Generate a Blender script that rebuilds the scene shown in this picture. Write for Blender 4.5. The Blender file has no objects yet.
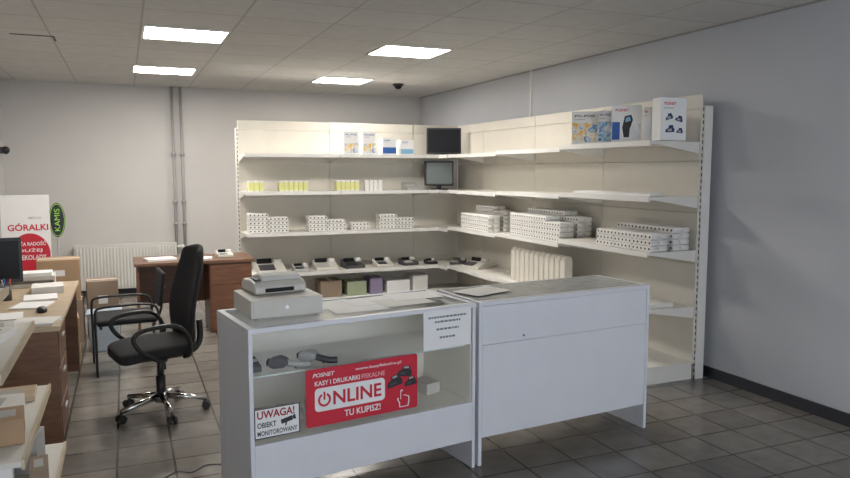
import bpy, bmesh, math, random
from mathutils import Vector, Matrix
random.seed(4)
S=bpy.context.scene
COL=S.collection
# ------------------------------------------------------------ materials
def mat(name,c,rough=0.5,metal=0.0,var=0.04,scale=6.0,bump=0.0,emit=0.0,spec=0.5):
    m=bpy.data.materials.new(name); m.use_nodes=True
    nt=m.node_tree; b=nt.nodes['Principled BSDF']
    b.inputs['Roughness'].default_value=rough; b.inputs['Metallic'].default_value=metal
    b.inputs['Specular IOR Level'].default_value=spec
    tc=nt.nodes.new('ShaderNodeTexCoord'); n=nt.nodes.new('ShaderNodeTexNoise')
    n.inputs['Scale'].default_value=scale; n.inputs['Detail'].default_value=4
    nt.links.new(tc.outputs['Object'],n.inputs['Vector'])
    r=nt.nodes.new('ShaderNodeValToRGB')
    a=[max(0,x*(1-var)) for x in c]; d=[min(1,x*(1+var)) for x in c]
    r.color_ramp.elements[0].position=.3; r.color_ramp.elements[1].position=.7
    r.color_ramp.elements[0].color=(*a,1); r.color_ramp.elements[1].color=(*d,1)
    nt.links.new(n.outputs['Fac'],r.inputs['Fac']); nt.links.new(r.outputs['Color'],b.inputs['Base Color'])
    if bump:
        bp=nt.nodes.new('ShaderNodeBump'); bp.inputs['Strength'].default_value=bump; bp.inputs['Distance'].default_value=.01
        nt.links.new(n.outputs['Fac'],bp.inputs['Height']); nt.links.new(bp.outputs['Normal'],b.inputs['Normal'])
    if emit:
        b.inputs['Emission Color'].default_value=(*c,1); b.inputs['Emission Strength'].default_value=emit
    return m
def photo_mat(name,cols,scale=14,loc=(0,0,0)):
    m=bpy.data.materials.new(name); m.use_nodes=True; nt=m.node_tree; b=nt.nodes['Principled BSDF']
    tc=nt.nodes.new('ShaderNodeTexCoord'); mp=nt.nodes.new('ShaderNodeMapping'); mp.inputs['Location'].default_value=loc
    n=nt.nodes.new('ShaderNodeTexNoise'); n.inputs['Scale'].default_value=scale; n.inputs['Detail'].default_value=1; n.inputs['Distortion'].default_value=.8
    nt.links.new(tc.outputs['Object'],mp.inputs[0]); nt.links.new(mp.outputs[0],n.inputs['Vector'])
    r=nt.nodes.new('ShaderNodeValToRGB'); e=r.color_ramp.elements
    e[0].position=.32; e[0].color=(*cols[0],1); e[1].position=.68; e[1].color=(*cols[-1],1)
    for i in range(1,len(cols)-1):
        x=e.new(.32+.36*i/(len(cols)-1)); x.color=(*cols[i],1)
    nt.links.new(n.outputs['Fac'],r.inputs[0]); nt.links.new(r.outputs[0],b.inputs['Base Color']); b.inputs['Roughness'].default_value=.45
    return m
def grid_mat(name,c1,c2,cm,w,h,mortar,loc=(0,0,0),rough=.5,rot=0,bump=.3,nf=.35):
    m=bpy.data.materials.new(name); m.use_nodes=True; nt=m.node_tree; b=nt.nodes['Principled BSDF']
    tc=nt.nodes.new('ShaderNodeTexCoord'); mp=nt.nodes.new('ShaderNodeMapping'); mp.inputs['Location'].default_value=loc
    mp.inputs['Rotation'].default_value=(0,0,rot)
    br=nt.nodes.new('ShaderNodeTexBrick'); br.offset=0; br.squash=1
    br.inputs['Scale'].default_value=1; br.inputs['Brick Width'].default_value=w; br.inputs['Row Height'].default_value=h
    br.inputs['Mortar Size'].default_value=mortar; br.inputs['Mortar Smooth'].default_value=.1
    br.inputs['Color1'].default_value=(*c1,1); br.inputs['Color2'].default_value=(*c2,1); br.inputs['Mortar'].default_value=(*cm,1)
    nt.links.new(tc.outputs['Object'],mp.inputs['Vector']); nt.links.new(mp.outputs[0],br.inputs['Vector'])
    n=nt.nodes.new('ShaderNodeTexNoise'); n.inputs['Scale'].default_value=9; n.inputs['Detail'].default_value=6
    nt.links.new(tc.outputs['Object'],n.inputs['Vector'])
    mx=nt.nodes.new('ShaderNodeMix'); mx.data_type='RGBA'; mx.blend_type='MULTIPLY'; mx.inputs['Factor'].default_value=nf
    nt.links.new(br.outputs['Color'],mx.inputs[6]); nt.links.new(n.outputs['Fac'],mx.inputs[7])
    nt.links.new(mx.outputs[2],b.inputs['Base Color']); b.inputs['Roughness'].default_value=rough
    bp=nt.nodes.new('ShaderNodeBump'); bp.invert=True; bp.inputs['Strength'].default_value=bump; bp.inputs['Distance'].default_value=.003
    nt.links.new(br.outputs['Fac'],bp.inputs['Height']); nt.links.new(bp.outputs['Normal'],b.inputs['Normal'])
    return m
def glass_mat(name,tint=(.99,.995,.993)):
    m=bpy.data.materials.new(name); m.use_nodes=True; nt=m.node_tree; nt.nodes.clear()
    o=nt.nodes.new('ShaderNodeOutputMaterial'); t=nt.nodes.new('ShaderNodeBsdfTransparent'); g=nt.nodes.new('ShaderNodeBsdfGlossy')
    t.inputs[0].default_value=(*tint,1); g.inputs['Roughness'].default_value=.03
    f=nt.nodes.new('ShaderNodeLayerWeight'); f.inputs[0].default_value=.5; mx=nt.nodes.new('ShaderNodeMixShader')
    pw=nt.nodes.new('ShaderNodeMath'); pw.operation='POWER'; pw.inputs[1].default_value=5; nt.links.new(f.outputs['Facing'],pw.inputs[0])
    ma=nt.nodes.new('ShaderNodeMath'); ma.operation='MULTIPLY_ADD'; ma.inputs[1].default_value=.6; ma.inputs[2].default_value=.025; nt.links.new(pw.outputs[0],ma.inputs[0])
    nt.links.new(ma.outputs[0],mx.inputs[0]); nt.links.new(t.outputs[0],mx.inputs[1]); nt.links.new(g.outputs[0],mx.inputs[2]); nt.links.new(mx.outputs[0],o.inputs[0])
    return m
def slot_mat(name,c):
    m=mat(name,c,.4); nt=m.node_tree; b=nt.nodes['Principled BSDF']
    src=b.inputs['Base Color'].links[0].from_socket
    tc=nt.nodes.new('ShaderNodeTexCoord'); sp=nt.nodes.new('ShaderNodeSeparateXYZ'); nt.links.new(tc.outputs['Object'],sp.inputs[0])
    a=nt.nodes.new('ShaderNodeMath'); a.operation='MULTIPLY'; a.inputs[1].default_value=20; nt.links.new(sp.outputs['Z'],a.inputs[0])
    fr=nt.nodes.new('ShaderNodeMath'); fr.operation='FRACT'; nt.links.new(a.outputs[0],fr.inputs[0])
    l=nt.nodes.new('ShaderNodeMath'); l.operation='LESS_THAN'; l.inputs[1].default_value=.55; nt.links.new(fr.outputs[0],l.inputs[0])
    ab=nt.nodes.new('ShaderNodeMath'); ab.operation='ABSOLUTE'; nt.links.new(sp.outputs['X'],ab.inputs[0])
    l2=nt.nodes.new('ShaderNodeMath'); l2.operation='LESS_THAN'; l2.inputs[1].default_value=.006; nt.links.new(ab.outputs[0],l2.inputs[0])
    mu=nt.nodes.new('ShaderNodeMath'); mu.operation='MULTIPLY'; nt.links.new(l.outputs[0],mu.inputs[0]); nt.links.new(l2.outputs[0],mu.inputs[1])
    mx=nt.nodes.new('ShaderNodeMix'); mx.data_type='RGBA'; nt.links.new(mu.outputs[0],mx.inputs[0]); nt.links.new(src,mx.inputs[6]); mx.inputs[7].default_value=(.03,.03,.03,1)
    nt.links.new(mx.outputs[2],b.inputs['Base Color'])
    return m
def wood_mat(name,c1,c2,rough=.4):
    m=bpy.data.materials.new(name); m.use_nodes=True; nt=m.node_tree; b=nt.nodes['Principled BSDF']
    tc=nt.nodes.new('ShaderNodeTexCoord'); mp=nt.nodes.new('ShaderNodeMapping'); mp.inputs['Scale'].default_value=(1.5,9,9)
    n=nt.nodes.new('ShaderNodeTexNoise'); n.inputs['Scale'].default_value=3; n.inputs['Detail'].default_value=6; n.inputs['Distortion'].default_value=1.2
    r=nt.nodes.new('ShaderNodeValToRGB'); r.color_ramp.elements[0].color=(*c1,1); r.color_ramp.elements[1].color=(*c2,1)
    r.color_ramp.elements[0].position=.35; r.color_ramp.elements[1].position=.7
    nt.links.new(tc.outputs['Object'],mp.inputs[0]); nt.links.new(mp.outputs[0],n.inputs[0]); nt.links.new(n.outputs['Fac'],r.inputs[0]); nt.links.new(r.outputs[0],b.inputs['Base Color'])
    b.inputs['Roughness'].default_value=rough
    return m
M={}
M['wall']=mat('wall_paint',(.56,.545,.53),.85,var=.02,scale=2,bump=.05)
M['wallR']=mat('wall_paint_daylit',(.52,.535,.57),.8,var=.02,scale=2,bump=.05)  # right wall: bluish window daylight is put into the paint colour
M['floor']=grid_mat('floor_tiles',(.29,.265,.235),(.215,.198,.18),(.085,.078,.07),.30,.30,.007,(.1,.05,0),.20,nf=.5)
M['ceil']=grid_mat('ceiling_tiles',(.66,.65,.63),(.63,.62,.60),(.46,.45,.435),.68,.58,.008,(-.16,-5.93+.58*20,0),.9,nf=.2,bump=.2)
M['cream']=mat('cream_metal',(.69,.655,.585),.55,var=.02)
M['creamsh']=mat('shelf_white',(.75,.73,.68),.45,var=.02)
M['slot']=slot_mat('slotted_upright',(.75,.735,.70))
M['lam']=mat('white_laminate',(.73,.745,.79),.38,var=.02)
M['lamin']=mat('inner_laminate',(.97,.93,.85),.5,var=.01)
M['gap']=mat('gap_shade',(.06,.06,.07),.7)  # near-black colour painted for the shade inside the ceiling opening
M['trimg']=mat('grey_wall_angle',(.33,.32,.31),.6)
M['greytop']=mat('grey_marbled_top',(.42,.44,.43),.18,var=.18,scale=20)
M['glass']=glass_mat('clear_glass')
M['gedge']=mat('pale_glass_edge',(.66,.76,.72),.3)
M['black']=mat('black_plastic',(.018,.018,.02),.4)
M['fabric']=mat('black_mesh_fabric',(.022,.022,.025),.9,var=.4,scale=160,bump=.5)
M['chrome']=mat('chrome',(.62,.62,.64),.18,1.0)
M['screen']=mat('dark_screen',(.006,.006,.008),.3,spec=.2)
M['screeng']=mat('grey_screen',(.16,.19,.18),.25)
M['grey']=mat('grey_plastic',(.45,.45,.44),.5)
M['dgrey']=mat('dark_grey_plastic',(.06,.06,.07),.5)
M['lgrey']=mat('light_grey_plastic',(.64,.62,.57),.45)
M['white']=mat('white_paper',(.86,.86,.86),.7,var=.02)
M['paperoff']=mat('offwhite_paper',(.76,.75,.72),.7,var=.03)
M['roll']=mat('paper_roll',(.80,.79,.76),.7,var=.02)
M['core']=mat('roll_core',(.07,.05,.05),.8)
M['yellow']=mat('yellow_label',(.70,.70,.28),.5)
M['red']=mat('red_print',(.60,.02,.045),.5,var=.02)
M['redl']=mat('pink_print',(.85,.45,.48),.5,var=.02)
M['blue']=mat('blue_print',(.03,.12,.42),.5)
M['dblue']=mat('dark_blue_print',(.02,.035,.12),.5)
M['lblue']=mat('light_blue_print',(.25,.50,.72),.5)
M['green']=mat('green_print',(.40,.85,.12),.5)
M['purple']=mat('purple_print',(.30,.25,.38),.5)
M['greenb']=mat('green_carton',(.36,.42,.28),.6)
M['card']=mat('cardboard',(.42,.28,.17),.8,var=.06)
M['cardd']=mat('dull_cardboard',(.30,.23,.17),.8,var=.06)
M['binm']=mat('blue_grey_bin',(.38,.46,.54),.5)
M['wood']=wood_mat('red_brown_wood',(.13,.055,.028),(.21,.095,.05))
M['woodd']=wood_mat('dark_brown_wood',(.13,.062,.034),(.21,.105,.058))
M['woodl']=wood_mat('light_desktop',(.46,.35,.235),(.56,.45,.32))
M['pine']=wood_mat('pale_wood_edge',(.56,.47,.33),(.66,.57,.43))
M['pipe']=mat('grey_pipe',(.34,.335,.33),.5)
M['rad']=mat('radiator_enamel',(.66,.65,.62),.35,var=.02)
M['base']=mat('black_skirting',(.03,.032,.04),.4)
M['led']=mat('led_diffuser',(1,.95,.875),.5,emit=45.0,var=.0)
M['frame']=mat('white_frame',(.76,.75,.73),.5)
M['text']=mat('dark_ink',(.03,.03,.035),.6)
M['dred']=mat('dark_red_ink',(.35,.02,.03),.6)
M['nink']=mat('notice_ink',(.16,.18,.22),.6)
M['ph1']=photo_mat('warm_photo_print',[(.75,.30,.08),(.85,.75,.55),(.35,.20,.15),(.85,.45,.35)],16)
M['ph2']=photo_mat('cool_photo_print',[(.06,.18,.45),(.55,.70,.85),(.10,.35,.65),(.75,.80,.85)],16,(3,1,2))
M['ph3']=photo_mat('grey_photo_print',[(.60,.63,.70),(.86,.87,.90),(.76,.79,.85)],10,(5,1,2))
M['ph4']=photo_mat('orange_blue_print',[(.80,.50,.08),(.85,.84,.80),(.10,.30,.60)],18,(7,4,1))
# ------------------------------------------------------------ mesh helpers
class G:
    def __init__(s): s.bm=bmesh.new()
    def box(s,x0,x1,y0,y1,z0,z1,mi=0):
        v=[s.bm.verts.new(p) for p in ((x0,y0,z0),(x1,y0,z0),(x1,y1,z0),(x0,y1,z0),(x0,y0,z1),(x1,y0,z1),(x1,y1,z1),(x0,y1,z1))]
        for f in ((0,3,2,1),(4,5,6,7),(0,1,5,4),(1,2,6,5),(2,3,7,6),(3,0,4,7)):
            s.bm.faces.new([v[i] for i in f]).material_index=mi
        return s
    def prism(s,poly,a0,a1,axis='x',mi=0):
        def P(p,a):
            if axis=='x': return (a,p[0],p[1])
            if axis=='y': return (p[0],a,p[1])
            return (p[0],p[1],a)
        A=[s.bm.verts.new(P(p,a0)) for p in poly]; B=[s.bm.verts.new(P(p,a1)) for p in poly]
        fs=[s.bm.faces.new(A),s.bm.faces.new(list(reversed(B)))]
        n=len(poly)
        for i in range(n): fs.append(s.bm.faces.new((A[i],B[i],B[(i+1)%n],A[(i+1)%n])))
        for f in fs: f.material_index=mi
        bmesh.ops.recalc_face_normals(s.bm,faces=fs)
        return s
    def cyl(s,p0,p1,r,r2=None,seg=16,mi=0):
        p0=Vector(p0); p1=Vector(p1); d=p1-p0; L=d.length
        if r2 is None: r2=r
        mtx=Matrix.Translation((p0+p1)/2) @ d.to_track_quat('Z','Y').to_matrix().to_4x4()
        res=bmesh.ops.create_cone(s.bm,cap_ends=True,cap_tris=False,segments=seg,radius1=r,radius2=r2,depth=L,matrix=mtx)
        fs=set()
        for v in res['verts']:
            for f in v.link_faces: fs.add(f)
        for f in fs: f.material_index=mi; f.smooth=len(f.verts)==4
        return s
    def sph(s,c,r,mi=0,sc=(1,1,1),seg=16):
        res=bmesh.ops.create_uvsphere(s.bm,u_segments=seg,v_segments=seg//2,radius=r,matrix=Matrix.Translation(c)@Matrix.Diagonal((*sc,1)))
        fs=set()
        for v in res['verts']:
            for f in v.link_faces: fs.add(f)
        for f in fs: f.material_index=mi; f.smooth=True
        return s
    def tube(s,pts,r,mi=0,seg=10,sub=4):
        P=[Vector(p) for p in pts]; Q=[]
        if sub>1 and len(P)>2:
            for i in range(len(P)-1):
                a=P[max(i-1,0)];b=P[i];c=P[i+1];d=P[min(i+2,len(P)-1)]
                for k in range(sub):
                    t=k/sub
                    Q.append(.5*((2*b)+(-a+c)*t+(2*a-5*b+4*c-d)*t*t+(-a+3*b-3*c+d)*t**3))
            Q.append(P[-1])
        else: Q=P
        rings=[]; up=Vector((0.13,.21,.97)).normalized()
        for i,q in enumerate(Q):
            t=(Q[min(i+1,len(Q)-1)]-Q[max(i-1,0)]).normalized()
            n=up-t*up.dot(t)
            if n.length<.05: n=Vector((1,0,0))-t*t.x
            n.normalize(); up=n; b=t.cross(n)
            rings.append([s.bm.verts.new(q+r*(math.cos(2*math.pi*k/seg)*n+math.sin(2*math.pi*k/seg)*b)) for k in range(seg)])
        for i in range(len(rings)-1):
            for k in range(seg):
                f=s.bm.faces.new((rings[i][k],rings[i][(k+1)%seg],rings[i+1][(k+1)%seg],rings[i+1][k])); f.smooth=True; f.material_index=mi
        s.bm.faces.new(list(reversed(rings[0]))).material_index=mi; s.bm.faces.new(rings[-1]).material_index=mi
        return s
    def obj(s,name,mats,parent=None,loc=(0,0,0),rot=0,bevel=0,sub=0,label=None,cat=None,group=None,kind=None,rotv=None):
        me=bpy.data.meshes.new(name); s.bm.normal_update(); s.bm.to_mesh(me); s.bm.free()
        for m in (mats if isinstance(mats,(list,tuple)) else [mats]): me.materials.append(M[m] if isinstance(m,str) else m)
        o=bpy.data.objects.new(name,me); COL.objects.link(o); o.location=loc; o.rotation_euler=rotv or (0,0,rot)
        if parent: o.parent=parent
        if bevel:
            b=o.modifiers.new('b','BEVEL'); b.width=bevel; b.segments=2; b.limit_method='ANGLE'
        if sub:
            b=o.modifiers.new('s','SUBSURF'); b.levels=sub; b.render_levels=sub
            for p in me.polygons: p.use_smooth=True
        meta(o,label,cat,group,kind)
        return o
def meta(o,label=None,cat=None,group=None,kind=None):
    if label: o['label']=label
    if cat: o['category']=cat
    if group: o['group']=group
    if kind: o['kind']=kind
def root(name,label,cat,loc,rot=0,group=None):
    e=bpy.data.objects.new(name,None); COL.objects.link(e); e.location=loc; e.rotation_euler=(0,0,rot); e.empty_display_size=.1
    meta(e,label,cat,group); return e
def copy_tree(o,loc,rot=0,label=None,parent=None):
    c=o.copy(); COL.objects.link(c)
    if parent is None: c.location=loc; c.rotation_euler=(0,0,rot)
    else: c.parent=parent
    if label: c['label']=label
    for ch in list(o.children): copy_tree(ch,None,0,None,c)
    return c
def text(s,x0,x1,z0,z1,y,m,parent,bold=0.0,name='lettering',shear=0,horizontal=False):
    cu=bpy.data.curves.new(name,'FONT'); cu.body=s; cu.offset=min(bold,.022); cu.shear=shear; cu.resolution_u=3
    t=bpy.data.objects.new(name,cu); COL.objects.link(t)
    bpy.context.view_layer.update()
    dg=bpy.context.evaluated_depsgraph_get(); me=bpy.data.meshes.new_from_object(t.evaluated_get(dg))
    bpy.data.objects.remove(t); 
    xs=[v.co.x for v in me.vertices]; ys=[v.co.y for v in me.vertices]
    a,b,c,d=min(xs),max(xs),min(ys),max(ys)
    for v in me.vertices:
        X=x0+(v.co.x-a)/(b-a)*(x1-x0); Z=z0+(v.co.y-c)/max(1e-6,(d-c))*(z1-z0)
        v.co=(X,y,Z)
    me.materials.clear(); me.materials.append(M[m])
    o=bpy.data.objects.new(name,me); COL.objects.link(o); o.parent=parent
    return o
def rrect(x0,x1,z0,z1,r,n=5):
    P=[]
    for cx,cz,a0 in ((x1-r,z1-r,0),(x0+r,z1-r,90),(x0+r,z0+r,180),(x1-r,z0+r,270)):
        for k in range(n+1):
            a=math.radians(a0+90*k/n); P.append((cx+r*math.cos(a),cz+r*math.sin(a)))
    return P
def ell(cx,cz,a,b,n=36): return [(cx+a*math.cos(2*math.pi*k/n),cz+b*math.sin(2*math.pi*k/n)) for k in range(n)]
def rotp(P,cx,cz,deg):
    a=math.radians(deg); return [(cx+x*math.cos(a)-z*math.sin(a),cz+x*math.sin(a)+z*math.cos(a)) for x,z in P]
# ------------------------------------------------------------ room
XR=4.25; XL=-1.38; YB=10.2; YF=-2.2; H=2.76
G().box(XL-.1,XR+.1,YF-.1,YB+.1,-.1,0).obj('floor','floor',kind='structure')
G().box(XL-.1,XR+.1,YF-.1,YB+.1,H,H+.1).obj('ceiling','ceil',kind='structure')
G().box(XL-.1,XR+.1,YB,YB+.1,0,H).obj('wall_back','wall',kind='structure')
G().box(XR,XR+.1,YF-.1,YB,0,H).obj('wall_right','wallR',kind='structure')
G().box(XL-.1,XL,YF-.1,YB,0,H).obj('wall_left','wall',kind='structure')
g=G(); g.box(XL,XR,YF-.1,YF,0,.2).box(XL,XR,YF-.1,YF,2.6,H)
for a,b in ((XL,XL+.15),(1.3,1.5),(XR-.15,XR)): g.box(a,b,YF-.1,YF,.2,2.6)
g.obj('wall_front','wall',kind='structure')
for i,(a,b) in enumerate(((XL+.15,1.3),(1.5,XR-.15))):
    g=G(); g.box(a,b,YF-.07,YF-.02,.20,.25).box(a,b,YF-.07,YF-.02,2.55,2.6).box(a,a+.05,YF-.07,YF-.02,.25,2.55).box(b-.05,b,YF-.07,YF-.02,.25,2.55)
    g.obj('window_%d'%(i+1),'frame',kind='structure')
G().box(XR-.015,XR,YF,YB,0,.085).obj('baseboard_right','base',kind='structure')
G().box(XL,XR-.015,YB-.015,YB,0,.085).obj('baseboard_back','base',kind='structure')
G().box(XL,XL+.015,YF,YB-.015,0,.085).obj('baseboard_left','base',kind='structure')
G().box(XR-.016,XR,6.93,6.955,2.0,H).obj('trim_1','frame',kind='structure')
G().box(XR-.012,XR,YF,YB,H-.012,H).obj('trim_2','trimg',kind='structure')
# ------------------------------------------------------------ ceiling lights
led=root('ceiling_light_panel','square white recessed ceiling light panel, switched on','light',(.5,6.22,H),group='ceiling light panels')
g=G(); a,b=.33,.28
g.box(-a,a,-b,-b+.02,-.012,0).box(-a,a,b-.02,b,-.012,0).box(-a,-a+.02,-b+.02,b-.02,-.012,0).box(a-.02,a,-b+.02,b-.02,-.012,0)
g.obj('frame','frame',led)
G().box(-a+.02,a-.02,-b+.02,b-.02,-.008,-.001).obj('diffuser','led',led)
for p in ((.45,8.5),(2.50,6.28),(2.53,8.6)): copy_tree(led,(p[0],p[1],H))
d=root('ceiling_detector','small black dome detector fixed to the ceiling','detector',(3.31,8.69,H))
G().cyl((0,0,-.025),(0,0,0),.07,seg=24).obj('mounting_ring','black',d)
G().sph((0,0,-.03),.05,sc=(1,1,.8)).obj('dome','screen',d)
G().box(-.16,.16,-.012,.0,-.006,0).box(.15,.165,0,.22,-.006,0).obj('ceiling_gap_shade','gap',None,(-.66,6.75,H),label='dark strips painted as the shade at a slipped ceiling tile',cat='ceiling gap')  # thin dark strips under the closed ceiling, standing in for a shaded opening
w=root('wall_sensor','small black sensor fixed near the wall corner','sensor',(XL,9.95,1.89))
G().box(0,.03,-.03,.03,-.04,.04).obj('bracket','black',w,bevel=.004)
G().sph((.06,0,0),.045,sc=(1,1,1.1)).obj('sensor_head','black',w)
# ------------------------------------------------------------ shelving
def shelf_part(u,w,z,d,poly=None,rails=None,m1='creamsh',m2='frame'):
    if poly: g=G().prism(poly,z-.022,z,'z')
    else:
        g=G().box(.003,w-.003,-d,-.002,z-.022,z)
        g.prism([(-.004,z-.022),(-d+.05,z-.022),(-.004,z-.09)],.004,.01,'x').prism([(-.004,z-.022),(-d+.05,z-.022),(-.004,z-.09)],w-.01,w-.004,'x')
    s=g.obj('shelf',m1,u)
    g=G()
    for (x0,x1,y0,y1) in (rails or [(.003,w-.003,-d-.012,-d)]): g.box(x0,x1,y0,y1,z-.034,z+.006)
    g.obj('price_rail',m2,s)
def unit(loc,rot,w,heights,d=.47,last=False,top=2.23,label='cream metal shop shelving bay with slotted uprights',backz=.12,m1='creamsh',m2='frame'):
    u=root('shelving_unit',label,'shelving',loc,rot,'shop shelving bays')
    z=backz
    while z<top-.02:
        z2=min(z+.4,top); G().box(.002,w-.002,0,.02,z,z2-.003).obj('back_board','cream',u,bevel=.002); z=z2
    G().box(-.016,.016,.0,.08,0,top-.09).obj('upright','slot',u,(.0,.021,0))
    if last: G().box(-.016,.016,.0,.08,0,top-.09).obj('upright','slot',u,(w,.021,0))
    G().box(.003,w-.003,-d+.02,-d+.035,0,.11).box(.003,.02,-d+.035,0,0,.11).box(w-.02,w-.003,-d+.035,0,0,.11).obj('kick_plate',m1,u)
    for h in heights: 
        hh,dd_=(h if isinstance(h,tuple) else (h,d))
        shelf_part(u,w,hh,dd_,m1=m1,m2=m2)
    return u
UW=1.19
Z1,Z2,Z3=.965,.985,1.025
HB=[.135,.46,.93,1.40,1.83]; HR=[.135,.49,Z1,1.405,1.83]; HM=[.135,.505,Z2,1.425,1.845]; HE=[.135,.58,Z3,1.445,1.865]
unit((1.23,8.5,0),0,1.105,HB,label='cream metal shelving bay stocked with paper rolls and small packs')
unit((2.335,8.5,0),0,1.105,HB,label='cream metal shelving bay stocked with printed boxes and registers')
c=root('shelving_unit','square corner bay joining the cream metal shelving runs','shelving',(3.44,8.5,0),0,'shop shelving bays')
z=.12
while z<2.21:
    z2=min(z+.4,2.23)
    G().box(.002,.638,0,.02,z,z2-.003).obj('back_board','cream',c,bevel=.002)
    G().box(.64,.66,-.728,0,z,z2-.003).obj('back_board','cream',c,bevel=.002); z=z2
G().box(-.016,.016,.0,.08,0,2.14).obj('upright','slot',c,(0,.021,0))
pl=[(.002,-.47),(.16,-.47),(.16,-.728),(.638,-.728),(.638,-.002),(.002,-.002)]
for h in HB: shelf_part(c,0,h,.47,pl,[(.002,.148,-.482,-.47),(.148,.16,-.728,-.482)])
G().box(.002,.17,-.45,-.435,0,.11).box(.17,.185,-.72,-.435,0,.11).obj('kick_plate','creamsh',c)
unit((4.08,7.77,0),-math.pi/2,UW,HR,label='cream metal shelving bay with stacked paper roll packs')
unit((4.08,7.77-UW,0),-math.pi/2,UW,HM,label='cream metal shelving bay with roll packs and a spare radiator')
unit((4.08,7.77-2*UW,0),-math.pi/2,UW,HE,last=True,label='end bay of cream metal shelving with exposed slotted upright')
unit((-.92,3.1,0),math.pi/2,1.1,[(.17,.56),(.50,.50),(.85,.44),(1.04,.33)],d=.56,top=1.35,last=True,label='low cream shelving rack with pale wood shelf edges',m1='creamsh',m2='pine')
# ------------------------------------------------------------ counters
A1=math.atan2(.18,1.253); L1=(.487,3.2,0); W1=1.262; D1=.53
c1=root('display_counter','white display counter with glass front and glass top','counter',L1,A1)
G().box(0,.02,0,D1,0,.905).obj('end_panel','lam',c1,bevel=.002)
G().box(W1-.02,W1,0,D1,0,.905).obj('end_panel','lam',c1,bevel=.002)
G().box(.021,W1-.021,.017,D1-.017,.36,.378).obj('deck','lamin',c1)
G().box(.021,W1-.021,0,.016,.16,.378).obj('lower_panel','lam',c1,bevel=.002)
G().box(.021,W1-.021,D1-.016,D1,.16,.905).obj('back_panel','lamin',c1)
G().box(.0205,.024,.017,D1-.017,.379,.905).obj('side_lining','lamin',c1)
G().box(W1-.024,W1-.0205,.017,D1-.017,.379,.905).obj('side_lining','lamin',c1)
G().box(.022,W1-.022,.004,.009,.38,.904).obj('front_glass','glass',c1)
gs=G().box(.025,W1-.025,.07,D1-.03,.68,.687).obj('glass_shelf','glass',c1)
G().box(.025,W1-.025,.066,.07,.679,.688).obj('shelf_edge','gedge',gs)
g=G(); g.box(0,W1,-.003,.03,.906,.93).box(0,W1,D1-.03,D1,.906,.93).box(0,.03,.03,D1-.03,.906,.93).box(W1-.03,W1,.03,D1-.03,.906,.93)
g.obj('top_frame','lam',c1,bevel=.002)
G().box(.031,W1-.031,.031,D1-.031,.918,.9295).obj('glass_top','glass',c1)
A2=math.atan2(.11,1.27); L2=(1.758,3.382,0); W2=1.27; D2=.48
c2=root('counter_cabinet','white solid front counter cabinet with grey marbled glass top','counter',L2,A2)
G().box(0,.022,0,D2,0,.905).obj('end_panel','lam',c2,bevel=.002)
G().box(W2-.022,W2,0,D2,0,.905).obj('end_panel','lam',c2,bevel=.002)
G().box(.024,W2-.024,.002,.018,.6865,.904).obj('front_panel','lam',c2,bevel=.0015)
G().box(.024,W2-.024,.002,.018,.16,.685).obj('front_panel','lam',c2,bevel=.0015)
G().cyl((.30,-.003,.715),(.30,.003,.715),.006).obj('lock','chrome',c2)
G().box(.024,W2-.024,.02,D2-.02,.17,.188).obj('deck','lamin',c2)
G().box(.024,W2-.024,D2-.017,D2,.16,.905).obj('back_panel','lam',c2)
g=G(); g.box(0,W2,-.003,.045,.906,.93).box(0,W2,D2-.015,D2,.906,.93).box(0,.02,.045,D2-.015,.906,.93).box(W2-.02,W2,.045,D2-.015,.906,.93)
g.obj('top_frame','lam',c2,bevel=.002)
G().box(.0205,W2-.0205,.0455,D2-.0155,.906,.9295).obj('top_surface','greytop',c2)
def onc1(x,y,z): 
    return (L1[0]+x*math.cos(A1)-y*math.sin(A1),L1[1]+x*math.sin(A1)+y*math.cos(A1),z)
def onc2(x,y,z): 
    return (L2[0]+x*math.cos(A2)-y*math.sin(A2),L2[1]+x*math.sin(A2)+y*math.cos(A2),z)
# poster on glass
p=root('poster','red glossy advertising poster stuck on the counter glass','poster',onc1(.272,-.0005,.415),A1)
PW,PH=.617,.285
G().prism(rrect(0,PW,0,PH,.012),-.002,0,'y').obj('sheet','red',p)
G().prism(rrect(.045,.425,.072,.188,.02),-.003,-.0021,'y').obj('white_band','white',p)
text('POSNET',.035,.15,.243,.263,-.0032,'white',p,.02,shear=.25)
text('www.kasyfiskalne.pl',.26,.52,.244,.262,-.0032,'white',p,.01)
text('KASY I DRUKARKI',.045,.285,.200,.224,-.0032,'white',p,.02)
text('FISKALNE',.295,.425,.200,.224,-.0032,'redl',p,.01)
text('NLINE',.140,.405,.096,.164,-.0042,'red',p,.022)
bm=G()
N=28
for k in range(N):
    a0=math.radians(115+310*k/N); a1=math.radians(115+310*(k+1)/N); cx,cz=.094,.128
    q=[(cx+r_*math.cos(a),cz+r_*math.sin(a)) for r_,a in ((.034,a0),(.034,a1),(.023,a1),(.023,a0))]
    bm.bm.faces.new([bm.bm.verts.new((x,-.0042,zz)) for x,zz in q])
bm.obj('power_symbol','red',p)
bm=G(); bm.bm.faces.new([bm.bm.verts.new((x,-.0043,zz)) for x,zz in ((.089,.128),(.099,.128),(.099,.168),(.089,.168))]); bm.obj('power_bar','red',p)
text('TU KUPISZ!',.20,.40,.025,.058,-.0032,'white',p,.02)
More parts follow.
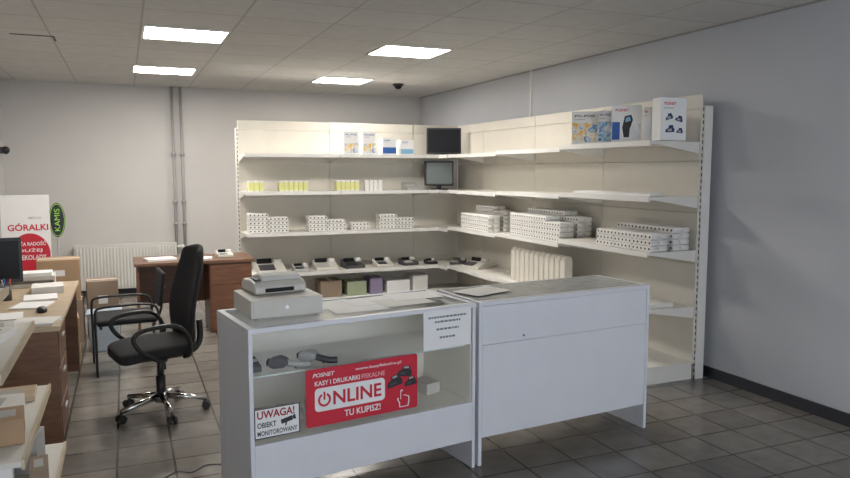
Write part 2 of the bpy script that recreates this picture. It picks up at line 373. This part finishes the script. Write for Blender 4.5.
for cx,cz,sc,deg,yy in ((.480,.152,1.25,12,-.0030),(.538,.196,1.2,-6,-.0036),(.572,.140,1.0,6,-.0042)):
    body=[(-.036*sc,-.016*sc),(-.030*sc,.006*sc),(-.012*sc,.014*sc),(-.010*sc,.028*sc),(.026*sc,.030*sc),(.030*sc,.014*sc),(.038*sc,.004*sc),(.036*sc,-.018*sc)]
    G().prism(rotp(body,cx,cz,deg),yy,yy+.0005,'y').obj('device_picture','text',p)
    G().prism(rotp([(-.004*sc,.018*sc),(-.004*sc,.025*sc),(.020*sc,.026*sc),(.022*sc,.018*sc)],cx,cz,deg),yy-.0002,yy-.0001,'y').obj('device_screen','grey',p)
    G().prism(rotp([(-.022*sc,-.008*sc),(-.019*sc,.001*sc),(.008*sc,.003*sc),(.010*sc,-.008*sc)],cx,cz,deg),yy-.0002,yy-.0001,'y').obj('device_keys','dgrey',p)
hand=[(.508,.016),(.506,.040),(.494,.060),(.499,.068),(.508,.064),(.514,.056),(.514,.102),(.518,.108),(.526,.108),(.530,.102),(.530,.078),(.538,.080),(.542,.076),(.550,.077),(.554,.072),(.562,.072),(.567,.066),(.567,.042),(.562,.016)]
hc=(.532,.062)
G().prism(hand,-.0050,-.0044,'y').obj('hand_symbol','white',p)
G().prism([(hc[0]+(x-hc[0])*.80,hc[1]-.001+(z-hc[1])*.88) for x,z in hand],-.0054,-.0051,'y').obj('hand_fill','red',p)
# warning sign
s=root('warning_sign','small white surveillance warning sign stuck on the counter glass','sign',onc1(.018,-.0005,.408),A1)
SW,SH=.222,.145
G().prism(rrect(0,SW,0,SH,.006),-.002,0,'y').obj('plate','white',s)
text('UWAGA!',.014,.195,.095,.133,-.0032,'dred',s,.022)
text('OBIEKT',.014,.105,.052,.078,-.0032,'text',s,.022)
text('MONITOROWANY',.014,.208,.014,.038,-.0032,'text',s,.018)
G().prism(rotp(rrect(-.030,.028,-.011,.011,.004),.158,.072,12),-.003,-.0021,'y').obj('camera_symbol','text',s)
G().prism(rotp([(.029,-.008),(.043,-.013),(.043,.013),(.029,.008)],.158,.072,12),-.003,-.0021,'y').obj('camera_lens','text',s)
G().prism([(.148,.044),(.154,.044),(.158,.062),(.150,.060)],-.003,-.0021,'y').obj('camera_mount','text',s)
g=G()
for a,b,c_,e in ((0,SW,0,.005),(0,SW,SH-.005,SH),(0,.005,.005,SH-.005),(SW-.005,SW,.005,SH-.005)): g.box(a,b,-.0028,-.0021,c_,e)
g.obj('border','text',s)
# paper notice
n=root('paper_notice','white printed paper notice taped to the counter glass','notice',onc1(.925,-.004,.708),A1)
G().box(0,.30,-.002,0,0,.205).obj('sheet','white',n)
for z_,a,b in ((.165,.03,.27),(.140,.07,.23),(.100,.08,.22),(.055,.10,.20)):
    g=G(); x=a
    while x<b: 
        l=random.uniform(.010,.022); g.box(x,min(x+l,b),-.0028,-.0021,z_,z_+.010); x+=l+.005
    g.obj('print_line','nink',n)
# ------------------------------------------------------------ things on / in counters
cd=root('cash_box','wide beige-grey metal cash till box on the display counter','cash box',(.53,3.365,.931),math.radians(5))
G().box(0,.36,.004,.36,.006,.098).obj('body','lgrey',cd,bevel=.004)
G().box(.012,.348,0,.004,.018,.084).obj('drawer','lgrey',cd,bevel=.001)
G().cyl((.175,-.003,.055),(.175,0,.055),.011).obj('lock','chrome',cd)
for x in (.03,.33):
    for y in (.04,.33): G().cyl((x,y,0),(x,y,.006),.012).obj('foot','black',cd)
fp=root('fiscal_printer','off-white fiscal printer with low rounded lid on the cash box','printer',(.575,3.50,1.031),math.radians(9))
G().prism([(0,0),(0,.035),(.03,.058),(.10,.068),(.20,.062),(.235,.04),(.235,0)],0,.27,'x').obj('body','lgrey',fp,bevel=.012)
G().prism([(.045,.060),(.065,.082),(.13,.090),(.195,.078),(.205,.062)],.05,.262,'x').obj('paper_cover','paperoff',fp,bevel=.012)
G().box(.015,.042,.04,.12,.064,.073).obj('keypad','dgrey',fp)
G().box(.05,.20,-.003,-.0005,.010,.030).obj('display','screen',fp)
for (x,y,a,hm,lb) in ((.15,.15,-.55,'dgrey','black and grey handheld barcode scanner on the glass shelf'),(.33,.20,-.9,'grey','grey handheld barcode scanner on the glass shelf')):
    sc0=root('barcode_scanner',lb,'scanner',onc1(x,y,.689),A1+a,'scanners on the glass shelf')
    g=G(); g.prism([(-.005,.018),(.0,.052),(.05,.066),(.085,.052),(.095,.030),(.07,.012),(.02,.006)],-.033,.033,'y'); g.obj('head',hm,sc0,bevel=.010)
    G().box(-.012,-.005,-.026,.026,.022,.048).obj('scan_window','screen',sc0)
    G().tube([(.07,0,.034),(.115,.004,.026),(.15,.015,.018),(.185,.035,.018)],.0165).obj('handle','dgrey' if hm=='grey' else 'grey',sc0)
    G().cyl((.118,.004,.014),(.128,.006,.004),.006).obj('trigger','black',sc0)
t=root('terminal_base','small dark card terminal base on the glass shelf','terminal',onc1(.03,.12,.689),A1)
G().prism([(0,0),(0,.03),(.11,.055),(.11,0)],0,.07,'x').obj('body','dgrey',t,bevel=.004)
G().box(.012,.058,.03,.07,.047,.052).obj('keypad','grey',t)
k=0
for (x,y,a,m_) in ((.56,.35,.1,'white'),(.64,.20,-.08,'white'),(.80,.33,.05,'white'),(.93,.22,.0,'paperoff'),(1.06,.34,-.1,'white')):
    G().box(-.148,.148,-.105,.105,0,.0008).obj('paper_sheet',m_,None,onc1(x,y,.931+.0012*k),A1+a,label='loose printed paper sheet on the glass counter top',cat='paper',group='paper sheets on the counter'); k+=1
G().box(-.148,.148,-.105,.105,0,.0008).obj('paper_sheet','paperoff',None,onc2(.19,.27,.931+.0012*k),A2+.25,label='loose printed paper sheet on the cabinet top',cat='paper',group='paper sheets on the counter')
for i,x in enumerate((.30,.46,.62,.95,1.12)):
    G().box(-.05,.05,-.07,.07,0,.05+.012*(i%3)).obj('small_carton','paperoff' if i%2 else 'lgrey',None,onc1(x,.3,.3795),A1+.05*i,bevel=.002,label='small white carton on the display counter deck',cat='carton',group='cartons inside the display counter')
# ------------------------------------------------------------ office chair
ch=root('office_chair','black mesh swivel office chair with chrome star base','office chair',(.175,5.03,0),math.radians(14))
g=G(); 
g.box(-.30,.20,-.24,.24,.425,.51); 
bmesh.ops.subdivide_edges(g.bm,edges=g.bm.edges[:],cuts=2,use_grid_fill=True)
for v in g.bm.verts:
    if v.co.x<-.2: v.co.z-=.03
g.obj('seat','fabric',ch,sub=2)
g=G(); nu,nv=8,14; gr=[]
for j in range(nv+1):
    t=j/nv; z=.49+.65*t; wd=.20+.045*math.sin(math.pi*min(1,t*1.15)) - (.05*max(0,t-.8)/.2)
    row=[]
    for i in range(nu+1):
        q=-1+2*i/nu
        x=.215+.055*t-.025*math.sin(t*math.pi*1.6)-.06*q*q
        row.append(g.bm.verts.new((x,q*wd,z-(.03*q*q if j==nv else 0))))
    gr.append(row)
for j in range(nv):
    for i in range(nu):
        g.bm.faces.new((gr[j][i],gr[j][i+1],gr[j+1][i+1],gr[j+1][i])).smooth=True
b=g.obj('backrest','fabric',ch); md=b.modifiers.new('s','SOLIDIFY'); md.thickness=.035; md.offset=0; b.modifiers.new('s2','SUBSURF').render_levels=1
G().tube([(.05,0,.41),(.2,0,.39),(.275,0,.46),(.275,0,.61)],.022).obj('back_support','black',ch)
for sgn in (-1,1):
    G().tube([(.10,sgn*.2,.415),(.12,sgn*.27,.45),(.10,sgn*.29,.57),(.02,sgn*.29,.645),(-.16,sgn*.29,.645),(-.24,sgn*.29,.60),(-.20,sgn*.28,.51),(-.08,sgn*.26,.425),(-.02,sgn*.2,.41)],.015).obj('armrest','black',ch)
G().box(-.12,.12,-.09,.09,.385,.42).obj('seat_plate','black',ch)
G().cyl((0,0,.24),(0,0,.386),.022).cyl((0,0,.10),(0,0,.26),.032).obj('gas_lift','black',ch)
g=G(); g.cyl((0,0,.075),(0,0,.14),.045,.035)
for k in range(5):
    a=math.radians(72*k+50); g.cyl((.03*math.cos(a),.03*math.sin(a),.115),(.29*math.cos(a),.29*math.sin(a),.075),.024,.015)
g.obj('star_base','chrome',ch)
for k in range(5):
    a=math.radians(72*k+50); cx,cy=.29*math.cos(a),.29*math.sin(a); nx,ny=-math.sin(a),math.cos(a)
    g=G(); g.cyl((cx+nx*.008,cy+ny*.008,.028),(cx+nx*.03,cy+ny*.03,.028),.0275,seg=20).cyl((cx-nx*.008,cy-ny*.008,.028),(cx-nx*.03,cy-ny*.03,.028),.0275,seg=20).cyl((cx,cy,.028),(cx,cy,.075),.009)
    g.obj('caster','black',ch)
# visitor chair
vc=root('visitor_chair','dark visitor chair with slim black frame behind the office chair','chair',(-.03,6.35,0),math.radians(5))
for sgn in (-1,1):
    y=sgn*.25
    G().tube([(-.25,y,.0),(-.25,y,.3),(-.25,y,.50),(-.22,y,.555),(-.05,y,.565),(.15,y,.56),(.22,y,.5),(.24,y,.25),(.26,y,0)],.010,sub=3).obj('leg_frame','black',vc)
G().box(-.24,.22,-.235,.235,.40,.45).obj('seat','fabric',vc,bevel=.02)
G().box(-.22,-.20,-.24,.24,.38,.40).obj('crossbar','black',vc)
G().box(.18,.2,-.24,.24,.38,.40).obj('crossbar','black',vc)
G().prism([(.23,.52),(.26,.53),(.30,.80),(.27,.80)],-.21,.21,'y').obj('backrest','fabric',vc,bevel=.012)
for sgn in (-1,1): G().tube([(.22,sgn*.2,.43),(.25,sgn*.2,.5),(.28,sgn*.2,.7)],.01).obj('back_support','black',vc)
# ------------------------------------------------------------ brown desk at the back
dk=root('office_desk','reddish brown wooden desk with a plain fronted pedestal','desk',(.05,7.3,0))
G().box(0,1.15,0,.62,.715,.745).obj('desktop','woodd',dk,bevel=.003)
G().box(.02,.045,.03,.59,0,.714).obj('side_panel','wood',dk)
G().box(.045,.70,.54,.56,.25,.714).obj('modesty_panel','wood',dk)
G().box(.70,1.12,.03,.59,0,.714).obj('pedestal','wood',dk,bevel=.002)
for z,h_ in ((.04,.45),(.493,.205)):
    G().box(.71,1.11,.012,.029,z,z+h_).obj('drawer','wood',dk,bevel=.002)
G().box(-.14,.14,-.10,.10,0,.02).obj('paper_stack','white',None,(.3,7.55,.746),.2,label='stack of white papers on the brown desk',cat='papers')
G().box(-.16,.16,-.10,.10,0,.012).obj('paper_stack','paperoff',None,(.64,7.5,.746),-.1,label='thin stack of papers on the brown desk',cat='papers')
# ------------------------------------------------------------ small cash registers
def register(loc,rot,col,label,sx=1.0,key='dgrey'):
    r=root('cash_register',label,'cash register',loc,rot,'registers and terminals on the shelf')
    w=.26*sx;d_=.24*sx
    G().prism([(0,0),(0,.03),(.12*sx,.065*sx),(d_,.10*sx),(d_,0)],0,w,'x').obj('body',col,r,bevel=.006)
    G().prism([(.01,.036),(.10*sx,.063*sx),(.10*sx,.070*sx),(.01,.043)],.02,w*.62,'x').obj('keypad',key,r)
    G().prism([(.14*sx,.075*sx),(.155*sx,.12*sx),(.17*sx,.12*sx),(.19*sx,.085*sx)],.02,w*.6,'x').obj('display','screen',r,bevel=.003)
    G().cyl((w*.68,.17*sx,.085*sx),(w*.95,.17*sx,.085*sx),.03*sx).obj('paper_roll','roll',r)
    return r
def xb(px,Y):
    k=(px-425)/702.; return Y*(.3907+.9205*k)/(.9205-.3907*k)
YS=8.12
for px,col,sx,lb,key in ((258,'lgrey',1.25,'light grey cash register with dark keys','dgrey'),(294,'grey',.72,'small grey card terminal','black'),(316,'lgrey',1.05,'white cash register with keypad','grey'),(346,'dgrey',.95,'black compact cash register','black'),(377,'lgrey',.85,'small white cash register','dgrey'),(404,'dgrey',.78,'dark card payment terminal','grey'),(428,'black',.55,'small black card terminal','grey')):
    register((xb(px,YS),YS,.4615),random.uniform(-.06,.06),col,lb,sx,key)
register((3.66,7.50,.4915),-1.2,'lgrey','light grey cash register with dark keys',1.0)
register((3.72,7.98,.4615),-.7,'dgrey','dark card payment terminal',.7,'grey')
register((.86,7.5,.746),.1,'lgrey','small off-white cash register on the brown desk',.62,'grey')
# ------------------------------------------------------------ product boxes
def pbox(loc,rot,w,d_,h,body,pic,label,word='PC-POS',hi='red',dev=0,zlo=.08,zhi=.5,dm='text'):
    r=root('product_box',label,'box',loc,math.radians(rot),'printed product boxes on the top shelf')
    G().box(0,w,0,d_,0,h).obj('carton',body,r,bevel=.0015)
    if pic: G().box(.004,w-.004,-.0015,-.0002,h*zlo,h*zhi).obj('printed_picture',pic,r)
    if dev==1:
        G().prism([(w*.42,h*.14),(w*.36,h*.40),(w*.44,h*.70),(w*.66,h*.74),(w*.72,h*.60),(w*.62,h*.36),(w*.60,h*.14)],-.0022,-.0016,'y').obj('device_picture',dm,r)
        G().prism([(w*.46,h*.54),(w*.48,h*.66),(w*.62,h*.69),(w*.65,h*.58)],-.0026,-.0023,'y').obj('device_screen','lblue',r)
        G().box(.004,w*.28,-.0022,-.0016,h*.08,h*.55).obj('blue_band','blue',r)
    if dev==2:
        for cx,cz,sc,deg in ((.32,.54,.9,15),(.70,.50,.9,-10),(.36,.25,1.1,5),(.74,.22,.8,0)):
            body_=[(-.15,-.05),(-.13,.02),(-.04,.05),(-.03,.11),(.10,.11),(.12,.04),(.15,.01),(.14,-.06)]
            G().prism([(cx*w+x*w*sc*1.1,cz*h+z*h*sc*.9) for x,z in rotp(body_,0,0,deg)],-.0022,-.0016,'y').obj('device_picture',dm,r)
            G().prism([(cx*w+x*w*sc*1.1,cz*h+z*h*sc*.9) for x,z in rotp([(-.08,-.03),(-.06,.02),(.06,.03),(.06,-.03)],0,0,deg)],-.0026,-.0023,'y').obj('device_keys','grey',r)
    text(word,w*.12,w*.58 if word=='POSNET' else w*.86,h*.83,h*.90,-.002,hi,r,.02)
    if dev!=1: G().box(w*.12,w*.5,-.002,-.0003,h*.75,h*.77).obj('small_print','grey',r)
    return r
y1=8.06
pbox((xb(345,y1),y1,1.8315),0,.18,.12,.27,'white','ph4','white product box with blue and orange print',hi='blue')
pbox((xb(364,y1),y1,1.8315),0,.16,.12,.27,'white','ph4','white product box with orange photo print',hi='blue')
pbox((xb(383,y1),y1,1.8315),0,.18,.14,.20,'white','blue','low white box with dark blue band','POSNET',hi='blue',zhi=.45)
pbox((xb(401,y1),y1,1.8315),0,.17,.14,.18,'white','lblue','low white box with light blue band','POSNET',hi='blue',zhi=.4)
ZT=1.8715
pbox((3.66,5.30,ZT),-40,.23,.09,.29,'white','ph4','white product box with orange and blue photo print',zhi=.66,hi='text')
pbox((3.72,5.00,ZT),-40,.12,.10,.28,'white','ph2','narrow white and blue product box',hi='blue',zhi=.66)
pbox((3.66,4.74,ZT),-40,.23,.09,.30,'white','ph3','white product box with a tall dark handheld device','POSNET',dev=1)
pbox((3.77,4.49,ZT),-45,.06,.08,.27,'white','ph3','narrow plain white product box','POSNET')
pbox((3.715,4.23,ZT),-3,.235,.10,.32,'white',None,'white product box showing several dark devices','POSNET',dev=2,dm='dblue')
# ------------------------------------------------------------ monitors
def monitor(loc,rot,w,h,label,scr,stand=.1):
    m=root('monitor',label,'monitor',loc,rot)
    G().box(-w/2,w/2,0,.045,stand,stand+h).obj('housing','black',m,bevel=.006)
    G().box(-w/2+.02,w/2-.02,-.002,-.0003,stand+.025,stand+h-.02).obj('screen',scr,m)
    G().box(-.03,.03,.015,.035,.012,stand).box(-.10,.10,-.07,.09,0,.012).obj('stand','black',m,bevel=.003)
    return m
monitor((3.76,8.24,1.8315),math.radians(-20),.44,.33,'black flat monitor on the top shelf in the corner','screen',.02)
monitor((3.67,8.18,1.4015),math.radians(-12),.37,.31,'black monitor with pale screen on the corner shelf','screeng',.05)
monitor((-.95,5.75,.746),math.radians(8),.50,.32,'black desktop monitor on the wooden desk','screen',.10)
# ------------------------------------------------------------ yellow packs
def labelbox(m_,lb):
    r=root('label_pack',lb,'small pack',(0,0,0),0,'small packs on the second shelf')
    G().box(-.0255,.0255,-.026,.026,0,.125).obj('carton','roll',r,bevel=.004)
    G().box(-.026,.026,-.0265,.0265,.014,.106).obj('label_band',m_,r)
    return r
yr=labelbox('yellow','small upright pack with pale yellow band'); first=True
for x0,n_ in ((250,3),(280,6),(337,5)):
    for i in range(n_):
        for j in range(2):
            l=(xb(x0,8.12)+.03+.056*i,8.14+.06*j,1.4015)
            if first: yr.location=l; first=False
            else: copy_tree(yr,l)
wr=labelbox('paperoff','small upright plain white pack'); first=True
for i in range(4):
    l=(xb(365,8.12)+.03+.056*i,8.14,1.4015)
    if first: wr.location=l; first=False
    else: copy_tree(wr,l)
t=root('card_terminal','grey office telephone style terminal on the second shelf','terminal',(3.20,8.1,1.4015),.1)
G().prism([(0,0),(0,.03),(.16,.10),(.16,0)],0,.2,'x').obj('body','grey',t,bevel=.005)
G().box(.02,.12,.05,.11,.055,.066).obj('keypad','lgrey',t)
# ------------------------------------------------------------ roll packs
def pack_mesh(nx,nd,r=.0225,L=.078):
    g=G()
    for i in range(nx):
        for j in range(nd):
            x=(i+.5)*2*r; y0=j*(L+.003)
            g.cyl((x,y0,r),(x,y0+L,r),r-.0002,seg=12)
            if j==0: g.cyl((x,-.0012,r),(x,.0,r),.0095,seg=8,mi=1)
    g.box(.004,nx*2*r-.004,.003,nd*(L+.003)-.006,.003,2*r-.003)
    return g
pk=pack_mesh(5,2).obj('paper_roll_pack',['roll','core'],None,label='shrink-wrapped pack of white thermal paper rolls',cat='paper rolls',group='paper roll packs on the third shelf')
PKW=5*.045; PKH=.0455
used=[False]
def stack(x,y,z,rot,layers,cols,short=0):
    ca,sa=math.cos(rot),math.sin(rot)
    for c_ in range(cols):
        for l in range(layers-(short if c_==cols-1 else 0)):
            off=c_*(PKW+.003)+random.uniform(-.001,.001); dy=random.uniform(0,.004)
            loc=(x+off*ca-dy*sa,y+off*sa+dy*ca,z+l*PKH)
            rr=rot
            if not used[0]: pk.location=loc; pk.rotation_euler=(0,0,rr); used[0]=True
            else: copy_tree(pk,loc,rr)
z3=.9315
stack(xb(249,8.1),8.1,z3,0,5,2,1); stack(xb(309,8.1),8.1,z3,0,4,2,1); stack(xb(352,8.1),8.1,z3,0,2,1); stack(xb(380,8.1),8.1,z3,0,4,2,1)
R=-math.pi/2
stack(3.64,7.50,Z1+.0015,R,4,3); stack(3.84,7.50,Z1+.0015,R,6,3,1)
stack(3.64,6.34,Z2+.0015,R,5,4,1); stack(3.84,6.34,Z2+.0015,R,6,4,1)
stack(3.66,4.91,Z3+.0015,R,3,3); stack(3.87,4.91,Z3+.0015,R,4,3)
# ------------------------------------------------------------ base shelf cartons
for px,m_,w_,h_,lb in ((320,'cardd',.26,.20,'brown carton on the base shelf'),(347,'greenb',.24,.17,'green printed carton on the base shelf'),(370,'purple',.16,.20,'purple printed carton on the base shelf'),(387,'white',.30,.15,'white carton on the base shelf'),(413,'paperoff',.2,.2,'off-white carton on the base shelf')):
    r=root('storage_carton',lb,'carton',(xb(px,8.1),8.1,.1365),random.uniform(-.03,.03),'cartons on the base shelf')
    G().box(0,w_,0,.25,0,h_).obj('carton_body',m_,r,bevel=.002)
    G().box(w_*.42,w_*.58,-.0006,.25,h_,h_+.0006).obj('packing_tape','paperoff',r)
sr=root('spare_radiator','cream sectional radiator standing on the lower shelf','radiator',(3.68,6.38,.5065),-math.pi/2)
for i in range(11):
    x=i*.09
    g=G(); g.prism([(0,.0),(0,.31),(.02,.345),(.06,.355),(.085,.34),(.09,.31),(.09,0)],x+.004,x+.086,'x'); g.obj('section','cream',sr,bevel=.012)
G().cyl((.0,.045,.31),(.985,.045,.31),.02).obj('header_tube','cream',sr)
G().cyl((.0,.045,.05),(.985,.045,.05),.02).obj('header_tube','cream',sr)
for y in (4.50,4.83,5.16):
    G().box(-.1,.1,-.14,.14,0,.02).obj('flat_carton','white',None,(3.80,y,1.4465),.05*y,label='flat white carton lying on the second shelf',cat='carton',group='flat cartons on the second shelf')
for y,m_,h_ in ((4.42,'paperoff',.03),(4.80,'white',.05)):
    G().box(-.13,.13,-.15,.15,0,h_).obj('flat_carton',m_,None,(3.8,y,.5815),0,label='flat carton lying on the lower shelf',cat='carton',group='flat cartons on the lower shelf')
# ------------------------------------------------------------ wall radiator + pipes
ra=root('wall_radiator','white ribbed panel radiator mounted on the back wall','radiator',(-.64,YB-.12,.08))
g=G(); g.box(0,1.26,.03,.09,0,.58)
for i in range(31):
    x=.02+i*.04; g.prism([(x,.03),(x+.006,.018),(x+.020,.018),(x+.026,.03)],.03,.55,'z')
g.obj('panel','rad',ra)
G().box(0,1.26,.028,.092,.581,.595).obj('top_grille','rad',ra,bevel=.003)
for x in (.2,1.0): G().box(x,x+.04,.091,.12,.1,.5).obj('bracket','rad',ra)
G().cyl((1.26,.06,.05),(1.33,.06,.05),.014).obj('inlet_pipe','frame',ra)
G().cyl((1.26,.06,.53),(1.30,.06,.53),.014).cyl((1.30,.06,.53),(1.36,.06,.53),.022).obj('valve','frame',ra)
for x in (.62,.73):
    pp=root('wall_pipe','grey vertical pipe clamped to the back wall','pipe',(x,YB-.05,0),0,'vertical wall pipes')
    G().cyl((0,0,.0),(0,0,H),.019,seg=16).obj('tube','pipe',pp)
    for z in (.9,1.2,1.84): G().cyl((0,0,z),(0,0,z+.04),.030).box(-.012,.012,.02,.05,z,z+.04).obj('clamp','pipe',pp)
# ------------------------------------------------------------ left desk
ld=root('work_desk','brown wooden work desk with a light top by the wall','desk',(-1.36,4.55,0))
G().box(0,.98,0,1.85,.715,.745).obj('desktop','woodl',ld,bevel=.003)
G().box(.02,.96,.03,.05,0,.714).obj('side_panel','woodd',ld)
G().box(.02,.96,1.80,1.82,0,.714).obj('side_panel','woodd',ld)
G().box(.02,.04,.05,1.80,.3,.714).obj('modesty_panel','woodd',ld)
G().box(.5,.95,.06,.55,.02,.712).obj('pedestal','woodd',ld,bevel=.002)
for z in (.04,.27,.49):
    dr=G().box(.951,.965,.07,.54,z,z+.205).obj('drawer','woodd',ld,bevel=.003)
    G().box(.966,.975,.25,.36,z+.14,z+.152).obj('handle','grey',dr)
kb=root('keyboard','black computer keyboard on the wooden desk','keyboard',(-1.08,5.35,.746),.1)
G().box(-.22,.22,-.07,.07,0,.018).obj('case','black',kb,bevel=.004)
g=G()
for i in range(14):
    for j in range(4): g.box(-.205+i*.0295,-.205+i*.0295+.025,-.058+j*.03,-.058+j*.03+.025,.018,.023)
g.obj('keycaps','dgrey',kb)
ms=root('computer_mouse','black computer mouse on the desk corner','mouse',(-.52,5.05,.746))
G().sph((0,0,.012),.05,sc=(.65,1,.5)).obj('shell','black',ms)
G().cyl((-.004,-.025,.033),(.004,-.025,.033),.008).obj('scroll_wheel','grey',ms)
for (x,y,a,hh,m_) in ((-.72,4.95,.1,.006,'white'),(-1.0,4.85,.5,.02,'paperoff'),(-.60,5.30,-.2,.008,'white'),(-.56,5.90,.1,.05,'paperoff'),(-.58,5.60,.1,.012,'white'),(-.52,4.70,1.4,.015,'paperoff')):
    G().box(-.105,.105,-.118,.118,0,hh).obj('paper_stack',m_,None,(x,y,.746),a,label='stack of white papers on the wooden desk',cat='papers',group='paper stacks on the wooden desk')
pr=root('document_tray','off-white flat document tray at the desk end','tray',(-.93,6.12,.746),.05)
G().box(0,.40,0,.2,0,.03).box(0,.40,0,.2,.055,.085).box(0,.012,.0,.2,.03,.055).box(.388,.40,.0,.2,.03,.055).obj('tray_body','lgrey',pr,bevel=.002)
G().box(.02,.38,.01,.19,.086,.11).obj('paper','white',pr)
pn=root('pen_holder','dark cylindrical pen holder with pens','pen holder',(-.79,5.60,.746))
G().cyl((0,0,0),(0,0,.10),.035).obj('cup','dgrey',pn)
for i,(a,m_) in enumerate(((.1,'red'),(2,'blue'),(4,'grey'))): G().cyl((0.01*math.cos(a),.01*math.sin(a),.02),(.03*math.cos(a),.03*math.sin(a),.15),.004,seg=8).obj('pen',m_,pn)
def carton(loc,rot,w,d_,h,m_,lb):
    r=root('cardboard_box',lb,'box',loc,rot,'boxes stacked by the wall')
    G().box(0,w,0,d_,0,h).obj('carton_body',m_,r,bevel=.003)
    G().box(0,w,d_*.45,d_*.55,h,h+.001).obj('packing_tape','paperoff',r)
    G().box(w*.35,w*.65,-.001,0,h*.6,h*.75).obj('shipping_label','white',r)
carton((-.80,7.4,0),0,.38,.35,.42,'cardd','dull brown cardboard box under another box')
carton((-.79,7.42,.422),.04,.36,.32,.38,'card','brown cardboard box stacked on another box')
carton((-.38,7.55,0),.08,.28,.3,.56,'cardd','tall grey-brown cardboard box beside the radiator')
carton((-.75,6.75,0),.1,.34,.3,.36,'card','open brown cardboard box near the desk end')
bn=root('storage_bin','blue-grey plastic storage bin on the floor','bin',(-.35,6.95,0))
G().prism([(0.02,0),(.24,0),(.27,.34),(-.01,.34)],0,.22,'y').obj('tub','binm',bn,bevel=.01)
G().box(-.02,.28,-.01,.23,.341,.36).obj('lid','binm',bn,bevel=.005)
# promo stand
ps=root('promotional_board','white cardboard promotional board with red circle print','advertising board',(-1.28,9.0,0),math.radians(4))
G().box(0,.48,0,.04,0,1.37).obj('board','white',ps,bevel=.002)
G().prism(ell(.27,.70,.20,.24,40),-.003,-.0005,'y').obj('printed_circle','red',ps)
text('GÓRALKI',.06,.46,.97,1.06,-.002,'red',ps,.022)
text('MEGA',.27,.40,1.10,1.127,-.002,'grey',ps,.01)
text('DUŻA RADOŚĆ',.11,.43,.80,.855,-.0035,'white',ps,.022)
text('DUŻEJ',.15,.39,.72,.775,-.0035,'white',ps,.022)
text('CZEKOLADY',.11,.43,.64,.695,-.0035,'white',ps,.022)
ks=root('oval_sign','dark oval sign with green rim and vertical green lettering','sign',(-.745,9.25,0),math.radians(5))
G().prism(ell(0,1.07,.085,.20),-.01,.01,'y').obj('oval_board','text',ks)
G().prism(ell(0,1.07,.078,.19),-.012,-.0101,'y').obj('green_rim','green',ks)
G().prism(ell(0,1.07,.072,.182),-.014,-.0121,'y').obj('oval_face','text',ks)
o=text('KAMIS',-.13,.13,-.028,.028,-.016,'green',ks,.0)
for v in o.data.vertices: v.co=(-v.co.z,v.co.y,v.co.x+1.07)
G().cyl((0,.02,.01),(0,.02,1.1),.01).cyl((0,.02,0),(0,.02,.015),.1).obj('pole','grey',ks)
# rack contents
for x,y,z,w_,d_,h_,m_,lb,rt in ((-.55,4.05,.1715,.12,.16,.24,'paperoff','bundle of pale brochures standing on the rack',.1),(-.48,3.86,.1715,.10,.12,.20,'grey','grey folder bundle standing on the rack',-.2),(-.60,3.6,.1715,.16,.2,.18,'white','white carton on the lowest rack shelf',.1),(-.42,3.62,.1715,.08,.2,.12,'cardd','small brown carton on the lowest rack shelf',.1),
  (-.60,4.02,.5015,.28,.22,.025,'woodl','pale wooden sample board on the rack shelf',.05),(-.62,3.72,.5015,.24,.26,.07,'paperoff','flat off-white carton on the rack shelf',-.1),(-.50,3.4,.5015,.12,.2,.11,'card','brown packet on the rack shelf',.1),
  (-.64,4.05,.8515,.20,.20,.02,'paperoff','flat off-white folder on the rack shelf',.15),(-.62,3.80,.8515,.18,.2,.04,'white','white packet on the rack shelf',-.2)):
    r=root('rack_carton',lb,'carton',(x,y,z),rt,'items on the low rack')
    G().box(-w_/2,w_/2,-d_/2,d_/2,0,h_).obj('carton_body',m_,r,bevel=.003)
    G().box(-w_/4,w_/4,-d_/4,d_/4,h_,h_+.001).obj('label_patch','grey',r)
G().tube([(.47,3.95,.004),(.36,3.99,.004),(.28,3.92,.004),(.20,3.96,.004),(.08,3.86,.004),(-.02,3.92,.004)],.003).obj('power_cable','dgrey',None,label='thin black cable lying on the tiled floor',cat='cable')
# ------------------------------------------------------------ world, camera
wd=bpy.data.worlds.new('w'); S.world=wd; wd.use_nodes=True
bg=wd.node_tree.nodes['Background']; bg.inputs[0].default_value=(.86,.92,1,1); bg.inputs[1].default_value=3.7
cam=bpy.data.cameras.new('camera'); co=bpy.data.objects.new('camera',cam); COL.objects.link(co)
cam.sensor_width=36; cam.lens=705/850*36; cam.clip_start=.05
co.location=(0,0,1.65); co.rotation_euler=(math.radians(90-5.59),0,math.radians(-23)); S.camera=co
S.view_settings.view_transform='Standard'
